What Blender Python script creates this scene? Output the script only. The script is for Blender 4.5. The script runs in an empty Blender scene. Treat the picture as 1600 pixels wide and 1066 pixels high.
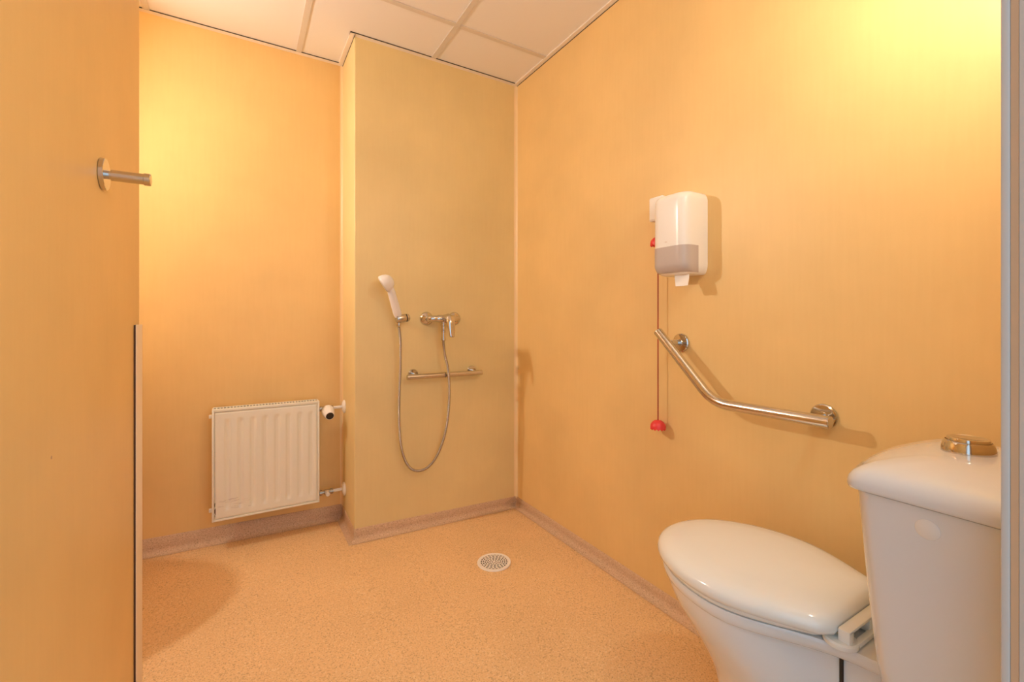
import bpy, bmesh, math
from mathutils import Vector, Matrix
PI = math.pi
sc = bpy.context.scene
COL = sc.collection

# ------------------------------------------------------------------ helpers
def srgb(r, g, b):
    def f(c):
        c /= 255.0
        return c / 12.92 if c <= 0.04045 else ((c + 0.055) / 1.055) ** 2.4
    return (f(r), f(g), f(b), 1.0)

class NT:
    def __init__(self, name):
        self.m = bpy.data.materials.new(name); self.m.use_nodes = True
        self.t = self.m.node_tree; self.n = self.t.nodes; self.l = self.t.links
        self.b = self.n['Principled BSDF']
    def node(self, typ, **kw):
        x = self.n.new(typ)
        for k, v in kw.items(): setattr(x, k, v)
        return x
    def link(self, a, b): self.l.new(a, b)

def simple(name, col, rough=0.5, metal=0.0, spec=0.5, coat=0.0):
    t = NT(name)
    t.b.inputs['Base Color'].default_value = col if len(col) == 4 else (*col, 1)
    t.b.inputs['Roughness'].default_value = rough
    t.b.inputs['Metallic'].default_value = metal
    t.b.inputs['Specular IOR Level'].default_value = spec
    t.b.inputs['Coat Weight'].default_value = coat
    t.b.inputs['Coat Roughness'].default_value = 0.08
    return t

def ramp(t, fac, stops):
    r = t.node('ShaderNodeValToRGB')
    els = r.color_ramp.elements
    while len(els) < len(stops): els.new(0.5)
    for e, (p, c) in zip(els, stops): e.position = p; e.color = c
    t.link(fac, r.inputs['Fac']); return r

def noise(t, coord, scale, detail=3.0, rough=0.5):
    n = t.node('ShaderNodeTexNoise'); n.inputs['Scale'].default_value = scale
    n.inputs['Detail'].default_value = detail; n.inputs['Roughness'].default_value = rough
    t.link(coord, n.inputs['Vector']); return n

def mixc(t, fac, a, b, mode='MIX'):
    m = t.node('ShaderNodeMix', data_type='RGBA', blend_type=mode)
    for sock, v in ((m.inputs[0], fac), (m.inputs[6], a), (m.inputs[7], b)):
        if isinstance(v, bpy.types.NodeSocket): t.link(v, sock)
        else: sock.default_value = v
    return m.outputs[2]

def bump(t, height, strength, dist):
    b = t.node('ShaderNodeBump'); b.inputs['Strength'].default_value = strength
    b.inputs['Distance'].default_value = dist
    t.link(height, b.inputs['Height']); t.link(b.outputs['Normal'], t.b.inputs['Normal'])

def vinyl(name, base, amp=0.06, rough=0.42, spec=0.35, grain=True):
    """wall vinyl: a soft blotchy patina with a very fine grain"""
    t = simple(name, base, rough, 0, spec)
    co = t.node('ShaderNodeTexCoord').outputs['Object']
    n1 = noise(t, co, 2.3, 4, 0.55)
    lo = tuple(c * (1 - amp) for c in base[:3]) + (1,); hi = tuple(min(1, c * (1 + amp)) for c in base[:3]) + (1,)
    r1 = ramp(t, n1.outputs['Fac'], [(0.3, lo), (0.7, hi)])
    out = r1.outputs['Color']
    if grain:
        mp = t.node('ShaderNodeMapping'); mp.inputs['Scale'].default_value = (90, 90, 6)
        t.link(co, mp.inputs['Vector'])
        n2 = noise(t, mp.outputs['Vector'], 1.0, 2)
        r2 = ramp(t, n2.outputs['Fac'], [(0.35, (0.988, 0.984, 0.978, 1)), (0.65, (1, 1, 1, 1))])
        out = mixc(t, 1.0, out, r2.outputs['Color'], 'MULTIPLY')
    t.link(out, t.b.inputs['Base Color'])
    n3 = noise(t, co, 140, 2)
    bump(t, n3.outputs['Fac'], 0.06, 0.002)
    return t

def speckled(name, base, dark, light, rough=0.5):
    """safety vinyl: tiny dark and pale flecks in a mottled ground"""
    t = simple(name, base, rough, 0, 0.3)
    co = t.node('ShaderNodeTexCoord').outputs['Object']
    n1 = noise(t, co, 3.0, 4)
    g = ramp(t, n1.outputs['Fac'], [(0.3, tuple(c * 0.95 for c in base[:3]) + (1,)), (0.7, tuple(min(1, c * 1.05) for c in base[:3]) + (1,))])
    n2 = noise(t, co, 210, 2, 0.6)
    f1 = ramp(t, n2.outputs['Fac'], [(0.36, (1, 1, 1, 1)), (0.47, (0, 0, 0, 1))])
    n3 = noise(t, co, 150, 2, 0.6)
    f2 = ramp(t, n3.outputs['Fac'], [(0.55, (0, 0, 0, 1)), (0.68, (1, 1, 1, 1))])
    v = t.node('ShaderNodeTexVoronoi'); v.inputs['Scale'].default_value = 95
    t.link(co, v.inputs['Vector'])
    f3 = ramp(t, v.outputs['Distance'], [(0.10, (1, 1, 1, 1)), (0.17, (0, 0, 0, 1))])
    cmask = t.node('ShaderNodeSeparateColor'); t.link(v.outputs['Color'], cmask.inputs[0])
    gt = t.node('ShaderNodeMath', operation='GREATER_THAN'); gt.inputs[1].default_value = 0.80
    t.link(cmask.outputs[0], gt.inputs[0])
    mm = t.node('ShaderNodeMath', operation='MULTIPLY')
    t.link(gt.outputs[0], mm.inputs[0]); t.link(f3.outputs['Color'], mm.inputs[1])
    def scaled(s, k):
        q = t.node('ShaderNodeMath', operation='MULTIPLY'); q.inputs[1].default_value = k
        t.link(s, q.inputs[0]); return q.outputs[0]
    c = mixc(t, scaled(f1.outputs['Color'], 0.55), g.outputs['Color'], dark)
    c = mixc(t, scaled(f2.outputs['Color'], 0.58), c, light)
    c = mixc(t, scaled(mm.outputs[0], 0.9), c, tuple(x * 0.45 for x in dark[:3]) + (1,))
    t.link(c, t.b.inputs['Base Color'])
    bump(t, n2.outputs['Fac'], 0.10, 0.001)
    return t

WALLC = (0.80, 0.565, 0.25, 1)
M = {}
M['wall'] = vinyl('wall_vinyl', WALLC).m
M['wall_shaft'] = vinyl('shaft_vinyl', (0.77, 0.63, 0.325, 1)).m
M['wall_block'] = vinyl('wall_block_vinyl', (0.80, 0.545, 0.22, 1)).m
M['seam'] = simple('seam_vinyl', (0.84, 0.63, 0.36, 1), 0.35).m
M['floor'] = speckled('floor_vinyl', (0.815, 0.555, 0.29, 1), (0.38, 0.22, 0.11, 1), (0.93, 0.73, 0.48, 1)).m
M['skirt'] = speckled('skirting_vinyl', (0.63, 0.45, 0.30, 1), (0.30, 0.19, 0.12, 1), (0.80, 0.62, 0.46, 1)).m
M['hall'] = simple('hall_floor', (0.45, 0.43, 0.40, 1), 0.6).m
tt = simple('ceiling_tile', (0.82, 0.80, 0.80, 1), 0.8, 0, 0.2)
_co = tt.node('ShaderNodeTexCoord').outputs['Object']; _n = noise(tt, _co, 260, 2); bump(tt, _n.outputs['Fac'], 0.15, 0.001)
M['tile'] = tt.m
M['grid'] = simple('grid_metal', (0.68, 0.63, 0.58, 1), 0.45).m
M['angle'] = simple('angle_metal', (0.84, 0.77, 0.70, 1), 0.45).m
M['gap'] = simple('dark_gap', (0.07, 0.05, 0.035, 1), 0.9).m
M['frame'] = simple('frame_paint', (0.56, 0.55, 0.53, 1), 0.4).m
M['lit_seal_stain'] = simple('lit_seal_and_stain', (0.58, 0.38, 0.23, 1), 0.6).m
M['guard'] = simple('guard_plastic', (0.90, 0.75, 0.57, 1), 0.4).m
M['chrome'] = simple('chrome', (0.64, 0.61, 0.58, 1), 0.08, 1.0).m
M['steel'] = simple('polished_steel', (0.66, 0.63, 0.60, 1), 0.15, 1.0).m
M['satin'] = simple('satin_steel', (0.62, 0.58, 0.54, 1), 0.27, 1.0).m
M['darkmetal'] = simple('dark_metal', (0.16, 0.15, 0.145, 1), 0.25, 0.9).m
M['hose'] = simple('hose_steel', (0.50, 0.46, 0.43, 1), 0.22, 1.0).m
M['brass'] = simple('valve_metal', (0.45, 0.38, 0.30, 1), 0.28, 1.0).m
M['ceramic'] = simple('ceramic', (0.715, 0.745, 0.775, 1), 0.10, 0, 0.5, 0.6).m
M['seat'] = simple('seat_plastic', (0.80, 0.83, 0.82, 1), 0.13, 0, 0.5, 0.3).m
M['plug'] = simple('plug_plastic', (0.80, 0.80, 0.78, 1), 0.4).m
M['whiteplastic'] = simple('white_plastic', (0.87, 0.86, 0.84, 1), 0.22, 0, 0.5).m
M['greyplastic'] = simple('smoked_plastic', (0.52, 0.47, 0.46, 1), 0.2, 0, 0.5).m
M['shower'] = simple('shower_plastic', (0.80, 0.79, 0.80, 1), 0.3).m
M['nozzle'] = simple('nozzle_plate', (0.72, 0.68, 0.60, 1), 0.35).m
M['black'] = simple('black_plastic', (0.015, 0.014, 0.014, 1), 0.35).m
M['guard_shade'] = simple('guard_shade_brown', (0.10, 0.045, 0.02, 1), 0.8).m
M['red'] = simple('red_plastic', (0.80, 0.05, 0.055, 1), 0.4).m
M['redcord'] = simple('red_cord', (0.36, 0.03, 0.02, 1), 0.7).m
M['paper'] = simple('tissue', (0.92, 0.89, 0.85, 1), 0.9).m
M['mark'] = simple('embossed_mark', (0.74, 0.68, 0.63, 1), 0.4).m
M['grate'] = simple('grate_plastic', (0.90, 0.85, 0.78, 1), 0.4).m
M['mirror'] = simple('mirror', (0.9, 0.9, 0.9, 1), 0.02, 1.0).m
# radiator enamel with rusty chips along the lower left edge
tr = simple('radiator_enamel', (0.82, 0.83, 0.76, 1), 0.35)
_co = tr.node('ShaderNodeTexCoord').outputs['Object']
_s = tr.node('ShaderNodeSeparateXYZ'); tr.link(_co, _s.inputs[0])
def _band(axis, a, b):
    g = tr.node('ShaderNodeMath', operation='GREATER_THAN'); g.inputs[1].default_value = a; tr.link(_s.outputs[axis], g.inputs[0])
    l = tr.node('ShaderNodeMath', operation='LESS_THAN'); l.inputs[1].default_value = b; tr.link(_s.outputs[axis], l.inputs[0])
    m = tr.node('ShaderNodeMath', operation='MULTIPLY'); tr.link(g.outputs[0], m.inputs[0]); tr.link(l.outputs[0], m.inputs[1]); return m.outputs[0]
def _mul(a, b):
    m = tr.node('ShaderNodeMath', operation='MULTIPLY'); tr.link(a, m.inputs[0]); tr.link(b, m.inputs[1]); return m.outputs[0]
_mp = tr.node('ShaderNodeMapping'); _mp.inputs['Scale'].default_value = (300, 60, 75); tr.link(_co, _mp.inputs['Vector'])
_n1 = noise(tr, _mp.outputs['Vector'], 1.0, 2); _c1 = ramp(tr, _n1.outputs['Fac'], [(0.46, (0, 0, 0, 1)), (0.52, (1, 1, 1, 1))])
_mp2 = tr.node('ShaderNodeMapping'); _mp2.inputs['Scale'].default_value = (22, 10, 420); tr.link(_co, _mp2.inputs['Vector'])
_n2 = noise(tr, _mp2.outputs['Vector'], 1.0, 2); _c2 = ramp(tr, _n2.outputs['Fac'], [(0.60, (0, 0, 0, 1)), (0.66, (1, 1, 1, 1))])
_e1 = _mul(_mul(_band(0, -0.2115, -0.2065), _band(2, 0.012, 0.085)), _c1.outputs['Color'])
_e2 = _mul(_mul(_band(0, -0.200, -0.07), _band(2, 0.045, 0.095)), _c2.outputs['Color'])
_e2s = tr.node('ShaderNodeMath', operation='MULTIPLY'); _e2s.inputs[1].default_value = 0.4; tr.link(_e2, _e2s.inputs[0])
_mx = tr.node('ShaderNodeMath', operation='MAXIMUM'); tr.link(_e1, _mx.inputs[0]); tr.link(_e2s.outputs[0], _mx.inputs[1])
tr.link(mixc(tr, _mx.outputs[0], (0.82, 0.83, 0.76, 1), (0.08, 0.04, 0.02, 1)), tr.b.inputs['Base Color'])
M['radiator'] = tr.m
def emitter(name, col, s):
    t = simple(name, (0.9, 0.9, 0.9, 1), 0.4)
    t.b.inputs['Emission Color'].default_value = (*col, 1); t.b.inputs['Emission Strength'].default_value = s
    return t.m

# ------------------------------------------------------------------ mesh building
def ring_face(bm, vs, flip=False):
    try: bm.faces.new(list(reversed(vs)) if flip else vs)
    except ValueError: pass

def loft(bm, rings, cap0=True, cap1=True, closed=True):
    R = [[bm.verts.new(p) for p in r] for r in rings]
    n = len(R[0])
    for a, b in zip(R, R[1:]):
        for i in range(n if closed else n - 1):
            j = (i + 1) % n
            ring_face(bm, [a[i], a[j], b[j], b[i]])
    if cap0: ring_face(bm, R[0], True)
    if cap1: ring_face(bm, R[-1])
    return R

def box(bm, lo, hi, bev=0.0, seg=2):
    b2 = bmesh.new()
    bmesh.ops.create_cube(b2, size=1.0)
    for v in b2.verts:
        v.co = Vector([(lo[i] + hi[i]) / 2 + v.co[i] * (hi[i] - lo[i]) for i in range(3)])
    if bev: bmesh.ops.bevel(b2, geom=b2.edges[:], offset=bev, segments=seg, affect='EDGES', profile=0.5)
    merge(bm, b2)

def merge(bm, b2):
    mp = {v: bm.verts.new(v.co) for v in b2.verts}
    for f in b2.faces: bm.faces.new([mp[v] for v in f.verts])
    b2.free()

def axis_matrix(origin, axis, up=None):
    z = Vector(axis).normalized()
    u = Vector(up) if up else (Vector((0, 0, 1)) if abs(z.z) < 0.9 else Vector((0, 1, 0)))
    x = u.cross(z).normalized(); y = z.cross(x)
    m = Matrix((x, y, z)).transposed().to_4x4(); m.translation = Vector(origin); return m

def lathe(bm, prof, origin, axis=(0, 0, 1), seg=40, up=None, sx=1.0, sy=1.0):
    """prof: (radius, height along axis); radius 0 at an end closes with a small cap"""
    m = axis_matrix(origin, axis, up)
    rings = []
    for r, h in prof:
        r = max(r, 1e-5)
        rings.append([m @ Vector((sx * r * math.cos(2 * PI * i / seg), sy * r * math.sin(2 * PI * i / seg), h)) for i in range(seg)])
    loft(bm, rings)

def tube(bm, pts, rad, seg=16, cap=True):
    pts = [Vector(p) for p in pts]; n = len(pts)
    if not hasattr(rad, '__len__'): rad = [rad] * n
    tan = [(pts[min(i + 1, n - 1)] - pts[max(i - 1, 0)]).normalized() for i in range(n)]
    ref = Vector((0, 0, 1)) if abs(tan[0].z) < 0.9 else Vector((1, 0, 0))
    x = ref.cross(tan[0]).normalized(); rings = []
    for i in range(n):
        x = (x - tan[i] * x.dot(tan[i])).normalized(); y = tan[i].cross(x)
        rings.append([pts[i] + rad[i] * (math.cos(2 * PI * k / seg) * x + math.sin(2 * PI * k / seg) * y) for k in range(seg)])
    loft(bm, rings, cap, cap)

def catmull(P, m=10):
    P = [Vector(p) for p in P]; out = []
    Q = [2 * P[0] - P[1]] + P + [2 * P[-1] - P[-2]]
    for i in range(1, len(Q) - 2):
        a, b, c, d = Q[i - 1:i + 3]
        for k in range(m):
            t = k / m
            out.append(0.5 * ((2 * b) + (c - a) * t + (2 * a - 5 * b + 4 * c - d) * t * t + (3 * b - a - 3 * c + d) * t ** 3))
    out.append(P[-1]); return out

def resample(P, step):
    L = [0]
    for a, b in zip(P, P[1:]): L.append(L[-1] + (b - a).length)
    n = max(2, int(L[-1] / step)); out = []; j = 0
    for i in range(n + 1):
        s = L[-1] * i / n
        while j < len(P) - 2 and L[j + 1] < s: j += 1
        u = (s - L[j]) / max(1e-9, L[j + 1] - L[j]); out.append(P[j].lerp(P[j + 1], min(1, max(0, u))))
    return out

ROOT = {}
def obj(name, bm, mat, parent=None, sharp=35, smooth=True, subsurf=0):
    base = Vector((0, 0, 0))
    top = parent
    while top is not None and top.parent is not None: top = top.parent
    if top is not None: base = Vector(top.location)
    bmesh.ops.remove_doubles(bm, verts=bm.verts, dist=1e-6)
    bmesh.ops.recalc_face_normals(bm, faces=bm.faces)
    for v in bm.verts: v.co -= base
    me = bpy.data.meshes.new(name); bm.to_mesh(me); bm.free()
    if smooth:
        me.polygons.foreach_set('use_smooth', [True] * len(me.polygons))
        me.set_sharp_from_angle(angle=math.radians(sharp))
    me.materials.append(mat)
    o = bpy.data.objects.new(name, me); COL.objects.link(o)
    if parent is not None: o.parent = parent
    if subsurf:
        s = o.modifiers.new('smooth', 'SUBSURF'); s.levels = subsurf; s.render_levels = subsurf
    return o

def tag(o, label, cat, group=None, kind=None):
    o['label'] = label; o['category'] = cat
    if group: o['group'] = group
    if kind: o['kind'] = kind
    return o

def thing(name, loc, label, cat, group=None):
    o = bpy.data.objects.new(name, None); COL.objects.link(o); o.location = loc
    o.empty_display_size = 0.05
    return tag(o, label, cat, group)

def struct(name, bm, mat, label, cat, parent=None, **kw):
    o = obj(name, bm, mat, parent, **kw); o['kind'] = 'structure'
    if parent is None: tag(o, label, cat)
    return o
B = bmesh.new

# ------------------------------------------------------------------ the room
XL, XR, XC = -0.87, 1.3456, 0.4495          # left wall, right wall, side of the pipe shaft
YF, YS, YB = 0.150, 2.2018, 2.4976          # inside of the door wall, face of the shaft, back wall
H = 2.3905
def zf(x): return -0.018 + 0.022 * (XR - x)  # the floor falls gently towards the right
T = 0.10

bm = B()
nx, ny = 22, 26
xs = [XL - T + (XR - XL + 2 * T) * i / nx for i in range(nx + 1)]; ys = [0.0 + (YB + T) * j / ny for j in range(ny + 1)]
V = [[bm.verts.new((x, y, zf(x))) for y in ys] for x in xs]
for i in range(nx):
    for j in range(ny): bm.faces.new([V[i][j], V[i + 1][j], V[i + 1][j + 1], V[i][j + 1]])
W = [[bm.verts.new((x, y, -0.12)) for y in (ys[0], ys[-1])] for x in (xs[0], xs[-1])]
bm.faces.new([W[0][0], W[0][1], W[1][1], W[1][0]])
struct('floor', bm, M['floor'], 'speckled orange beige vinyl floor sloping to the drain', 'floor')
bm = B(); box(bm, (-1.6, -1.8, -0.12), (2.2, -0.001, -0.002)); struct('floor_hall', bm, M['hall'], 'grey hallway floor outside the doorway', 'floor')

bm = B(); box(bm, (XR, YF - T, -0.15), (XR + T, YB + T, 2.5)); struct('wall_right', bm, M['wall'], 'orange vinyl wall on the right behind the toilet and grab bar', 'wall')
bm = B(); box(bm, (XL - T, YF - T, -0.15), (XL, YB + T, 2.5)); struct('wall_left', bm, M['wall'], 'orange wall of the niche with the washbasin', 'wall')
bm = B(); box(bm, (XL, YB, -0.15), (XC, YB + T, 2.5)); struct('wall_back', bm, M['wall'], 'orange wall in the recess behind the radiator', 'wall')
bm = B()
r = 0.006
pts = [(XR, YB + T)]
pts += [(XC, YB + T)]
pts += [(XC + r - r * math.cos(a), YS + r - r * math.sin(a)) for a in [PI / 2 * k / 5 for k in range(6)]]
pts += [(XR, YS)]
loft(bm, [[(x, y, z) for x, y in pts] for z in (-0.15, 2.5)])
struct('wall_shaft', bm, M['wall_shaft'], 'projecting orange pipe shaft carrying the shower fittings', 'wall')

# door wall with its opening
OX0, OX1, OH = -0.17, 0.79, 2.08
bm = B()
box(bm, (XL, YF - T, -0.15), (OX0 - 0.03, YF, 2.5)); box(bm, (OX1 + 0.03, YF - T, -0.15), (XR, YF, 2.5)); box(bm, (OX0 - 0.03, YF - T, OH + 0.03), (OX1 + 0.03, YF, 2.5))
struct('wall_front', bm, M['wall'], 'orange wall with the doorway, behind the cistern', 'wall')

# ceiling: tiles, grid bars, wall angle
GX = [-0.361, 0.2375, 0.836]; GY = [0.686, 1.286, 1.886]
bm = B(); box(bm, (XL - T, YF - T, H + 0.004), (XR + T, YB + T, H + 0.05)); struct('ceiling', bm, M['tile'], 'suspended ceiling of pale square tiles', 'ceiling')
bm = B()
for x in GX:
    y1 = YB if x < XC else YS
    box(bm, (x - 0.012, YF, H - 0.0005), (x + 0.012, y1, H + 0.006))
for y in GY: box(bm, (XL, y - 0.012, H - 0.0002), (XR, y + 0.012, H + 0.006))
struct('trim_1', bm, M['grid'], 'tan metal grid bars between the ceiling tiles', 'ceiling trim')
bm = B(); g = B()
aw = 0.022
ZO = [0.0]
def strip(x0, y0, x1, y1, nx_, ny_, at_wall=False):
    """wall angle along one wall; n points into the room"""
    ZO[0] += 0.00012
    lo = (min(x0, x1, x0 + nx_ * aw, x1 + nx_ * aw), min(y0, y1, y0 + ny_ * aw, y1 + ny_ * aw), H - 0.002 - ZO[0])
    hi = (max(x0, x1, x0 + nx_ * aw, x1 + nx_ * aw), max(y0, y1, y0 + ny_ * aw, y1 + ny_ * aw), H + 0.006)
    box(bm, lo, hi)
    # dark strip painted in as the shadow line beside the angle
    e = aw; w = 0.0010
    za, zb = H - 0.0006, H + 0.006
    if at_wall: e, w, za, zb = 0.0, 0.0016, H - 0.0052, H - 0.0026
    lo = (min(x0 + nx_ * e, x1 + nx_ * (e + w)), min(y0 + ny_ * e, y1 + ny_ * (e + w)), za)
    hi = (max(x0 + nx_ * e, x1 + nx_ * (e + w)), max(y0 + ny_ * e, y1 + ny_ * (e + w)), zb)
    box(g, lo, hi)
strip(XR, YF, XR, YS, -1, 0, True)
strip(XC - aw, YS, XR, YS, 0, -1)
strip(XC, YS - aw, XC, YB, -1, 0, True)
strip(XL, YB, XC, YB, 0, -1)
strip(XL, YF, XL, YB, 1, 0)
strip(XL, YF, XR, YF, 0, 1)
struct('trim_2', bm, M['angle'], 'pale metal angle where the ceiling meets the walls', 'ceiling trim')
struct('trim_3', g, M['gap'], 'dark strip painted as the shadow line beside the ceiling wall angle', 'ceiling trim')

# welded seams in the two inner corners
def fillet(x, y, sx, sy, r, z0, z1, mat, name, label):
    bm = B(); pts = [(x, y)]
    for k in range(7):
        a = PI / 2 * k / 6
        pts.append((x + sx * (r - r * math.sin(a)), y + sy * (r - r * math.cos(a))))
    loft(bm, [[(px, py, z) for px, py in pts] for z in (z0, z1)])
    struct(name, bm, mat, label, 'wall trim')
fillet(XR, YS, -1, -1, 0.016, zf(XR) + 0.045, H - 0.002, M['seam'], 'trim_4', 'pale seam in the corner between shaft and right wall')
fillet(XC, YB, -1, -1, 0.013, zf(XC) + 0.06, H - 0.002, M['seam'], 'trim_5', 'pale seam in the recess corner beside the radiator pipes')

# coved skirting: profile (distance from wall, height factor)
def skirting(name, x0, y0, x1, y1, n, h0, h1, m0, m1, label, mat=None):
    """m0/m1: mitre slopes at the ends (+1 inner corner pulls in, -1 outer corner pushes out)"""
    d = Vector((x1 - x0, y1 - y0, 0)).normalized(); n = Vector((n[0], n[1], 0))
    def ring(x, y, h, mit, s):
        pr = [(0.0, h), (0.0016, h + 0.0005), (0.003, h - 0.001)]
        R = 0.028
        for k in range(8):
            a = PI / 2 * k / 7
            pr.append((0.003 + R - R * math.cos(a), 0.0012 + R - R * math.sin(a)))
        pr.append((0.0, 0.0))
        out = []
        for o, z in pr:
            p = Vector((x, y, 0)) + n * o + d * (s * mit * o)
            out.append((p.x, p.y, zf(p.x) + z))
        return out
    bm = B()
    P0, P1 = Vector((x0, y0, 0)), Vector((x1, y1, 0)); K = 8
    rings = []
    for k in range(K + 1):
        t_ = k / K; p = P0.lerp(P1, t_)
        rings.append(ring(p.x, p.y, h0 + (h1 - h0) * t_, m0 if k == 0 else (m1 if k == K else 0), 1 if k == 0 else -1))
    loft(bm, rings)
    return struct(name, bm, mat or M['skirt'], label, 'skirting', sharp=60)
skirting('baseboard_right', XR, YF, XR, YS, (-1, 0), 0.053, 0.056, 1, 1, 'speckled coved skirting along the right wall')
skirting('baseboard_shaft', XC, YS, XR, YS, (0, -1), 0.061, 0.056, -1, 1, 'speckled coved skirting under the shower shaft')
skirting('baseboard_reveal', XC, YB, XC, YS, (-1, 0), 0.072, 0.061, 1, -1, 'coved skirting on the side of the shaft')
skirting('baseboard_back', XL, YB, XC, YB, (0, -1), 0.074, 0.077, 1, 1, 'speckled coved skirting under the radiator')
skirting('baseboard_left', XL, 1.611, XL, YB, (1, 0), 0.07, 0.074, 1, 1, 'coved skirting along the hidden left wall')

# door frame
bm = B()
JX = OX1 - 0.002
for sx, x in ((1, JX), (-1, OX0)):
    a, b = (x, x + 0.06) if sx > 0 else (x - 0.06, x)
    box(bm, (a, 0.1555, zf(x) + 0.002), (b, 0.1635, OH + 0.06), 0.0012)
    a, b = (x, x + 0.028) if sx > 0 else (x - 0.028, x)
    box(bm, (a, YF - T - 0.006, zf(x) + 0.002), (b, 0.1485, OH), 0.0008)
box(bm, (OX0 - 0.06, YF + 0.0005, OH), (JX + 0.06, 0.1635, OH + 0.06), 0.0015)
box(bm, (OX0 - 0.028, YF - T - 0.006, OH), (JX + 0.028, YF + 0.0005, OH + 0.028), 0.001)
fr = struct('trim_6', bm, M['frame'], 'grey painted door frame at the right edge of the view', 'door frame')
bm = B(); box(bm, (JX + 0.0004, 0.1487, zf(JX) + 0.002), (JX + 0.02, 0.1553, OH - 0.001))  # tan strip with warm room light painted into its colour
obj('lit_seal', bm, M['lit_seal_stain'], fr)

# projecting wall block at the left, with a plastic guard on its corner
DX, DY1 = -0.2500, 1.6110
bm = B(); box(bm, (XL, YF, -0.15), (DX, DY1, 2.5), 0.0)
wbk = struct('wall_block', bm, M['wall_block'], 'plain orange wall at the left edge carrying the coat hook', 'wall')
bm = B(); lathe(bm, [(0.0, 0.0001), (0.0028, 0.0003), (0.0020, 0.0007), (0, 0.0007)], (DX, 0.9423, 0.8414), (1, 0, 0), 12)
obj('wall_stain', bm, M['lit_seal_stain'], wbk)
skirting('baseboard_block', DX, YF, DX, 1.533, (1, 0), 0.07, 0.072, 1, 0, 'coved skirting at the foot of the left wall block')
skirting('baseboard_niche', XL, DY1, DX - 0.063, DY1, (0, 1), 0.074, 0.072, 1, 0, 'coved skirting on the far side of the left wall block')
cg = thing('corner_guard', (DX, DY1, 0.09), 'narrow beige plastic guard on the lower corner of the left wall', 'corner guard')
bm = B(); g0 = 0.022
box(bm, (DX + 0.0042, 1.5360, g0), (DX + 0.0062, 1.6170, 1.0370), 0.0006); box(bm, (DX - 0.06, 1.6150, g0), (DX + 0.0062, 1.6170, 1.0370), 0.0006)
obj('guard_strip', bm, M['guard'], cg)
bm = B(); box(bm, (DX + 0.0002, 1.5372, g0 + 0.001), (DX + 0.0041, 1.6110, 1.0360)); box(bm, (DX - 0.058, 1.6111, g0 + 0.001), (DX + 0.0041, 1.6149, 1.0360))  # dark strip behind the guard paints in its shadow gap
obj('guard_shade', bm, M['guard_shade'], cg)

# ------------------------------------------------------------------ coat hook on the door
hk = thing('coat_hook', (DX, 1.2203, 1.3485), 'round chrome coat hook sticking out of the left wall', 'coat hook')
Y0, Z0, HK = 1.2203, 1.3485, 1.4484
bm = B(); lathe(bm, [(a * HK, b * HK) for a, b in [(0, 0.0003), (0.0215, 0.0003), (0.0222, 0.001), (0.0222, 0.0056), (0.0215, 0.0062), (0, 0.0062)]], (DX, Y0, Z0), (1, 0, 0), 48); obj('wall_mount', bm, M['chrome'], hk)
bm = B(); lathe(bm, [(a * HK, b * HK) for a, b in [(0, 0.0062), (0.0062, 0.0062), (0.0062, 0.0105), (0.0078, 0.0110), (0.0078, 0.0475), (0, 0.0475)]], (DX, Y0, Z0), (1, 0, 0), 40); obj('peg', bm, M['steel'], hk)
bm = B(); lathe(bm, [(a * HK, b * HK) for a, b in [(0, 0.0476), (0.0085, 0.0476), (0.0089, 0.048), (0.0089, 0.0545), (0.0080, 0.0556), (0, 0.0556)]], (DX, Y0, Z0), (1, 0, 0), 40); obj('end_cap', bm, M['steel'], hk)

# ------------------------------------------------------------------ radiator
RX0, RX1, RZ0, RZ1, RY = -0.1205, 0.3220, 0.1505, 0.6505, 2.390
rad = thing('radiator', (0.1, 2.43, RZ0), 'cream steel panel radiator with vertical ribs in the recess', 'radiator')
bm = B()
def cyc(a, b, x): t_ = min(1, max(0, (x - a) / (b - a))); return t_ * t_ * (3 - 2 * t_)
NX, NZ = 176, 60
px0, px1, pz0, pz1 = RX0 + 0.010, RX1 - 0.010, RZ0 + 0.010, RZ1 - 0.014
def depth(x, z):
    """pressed ribs: raised pads between eight narrow channels that die out top and bottom"""
    u = (x - px0) / (px1 - px0) * 8.55 - 0.27
    c = abs((u - 0.72) - round(u - 0.72))
    chan = 1 - cyc(0.06, 0.30, c)
    if u < 0.3 or u > 8.25: chan = 0
    env = cyc(pz0 + 0.028, pz0 + 0.052, z) * (1 - cyc(pz1 - 0.052, pz1 - 0.028, z))
    edge = cyc(px0, px0 + 0.006, x) * (1 - cyc(px1 - 0.006, px1, x)) * cyc(pz0, pz0 + 0.006, z) * (1 - cyc(pz1 - 0.006, pz1, z))
    return 0.0035 * edge - 0.0048 * chan * env
zs = []
for j in range(NZ + 1):
    t_ = j / NZ; zs.append(pz0 + (pz1 - pz0) * (0.5 - 0.5 * math.cos(PI * t_)) * 0.7 + (pz1 - pz0) * t_ * 0.3)
G = [[bm.verts.new((px0 + (px1 - px0) * i / NX, RY + 0.0035 - depth(px0 + (px1 - px0) * i / NX, z), z)) for z in zs] for i in range(NX + 1)]
for i in range(NX):
    for j in range(NZ): bm.faces.new([G[i][j], G[i + 1][j], G[i + 1][j + 1], G[i][j + 1]])
bnd = [G[i][0] for i in range(NX + 1)] + [G[NX][j] for j in range(1, NZ + 1)] + [G[i][NZ] for i in range(NX - 1, -1, -1)] + [G[0][j] for j in range(NZ - 1, 0, -1)]
bk = [bm.verts.new((v.co.x, RY + 0.010, v.co.z)) for v in bnd]
for k in range(len(bnd)): ring_face(bm, [bnd[k], bnd[(k + 1) % len(bnd)], bk[(k + 1) % len(bk)], bk[k]])
ring_face(bm, bk)
obj('front_panel', bm, M['radiator'], rad, sharp=60)
bm = B()   # frame lip round the panel
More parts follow.
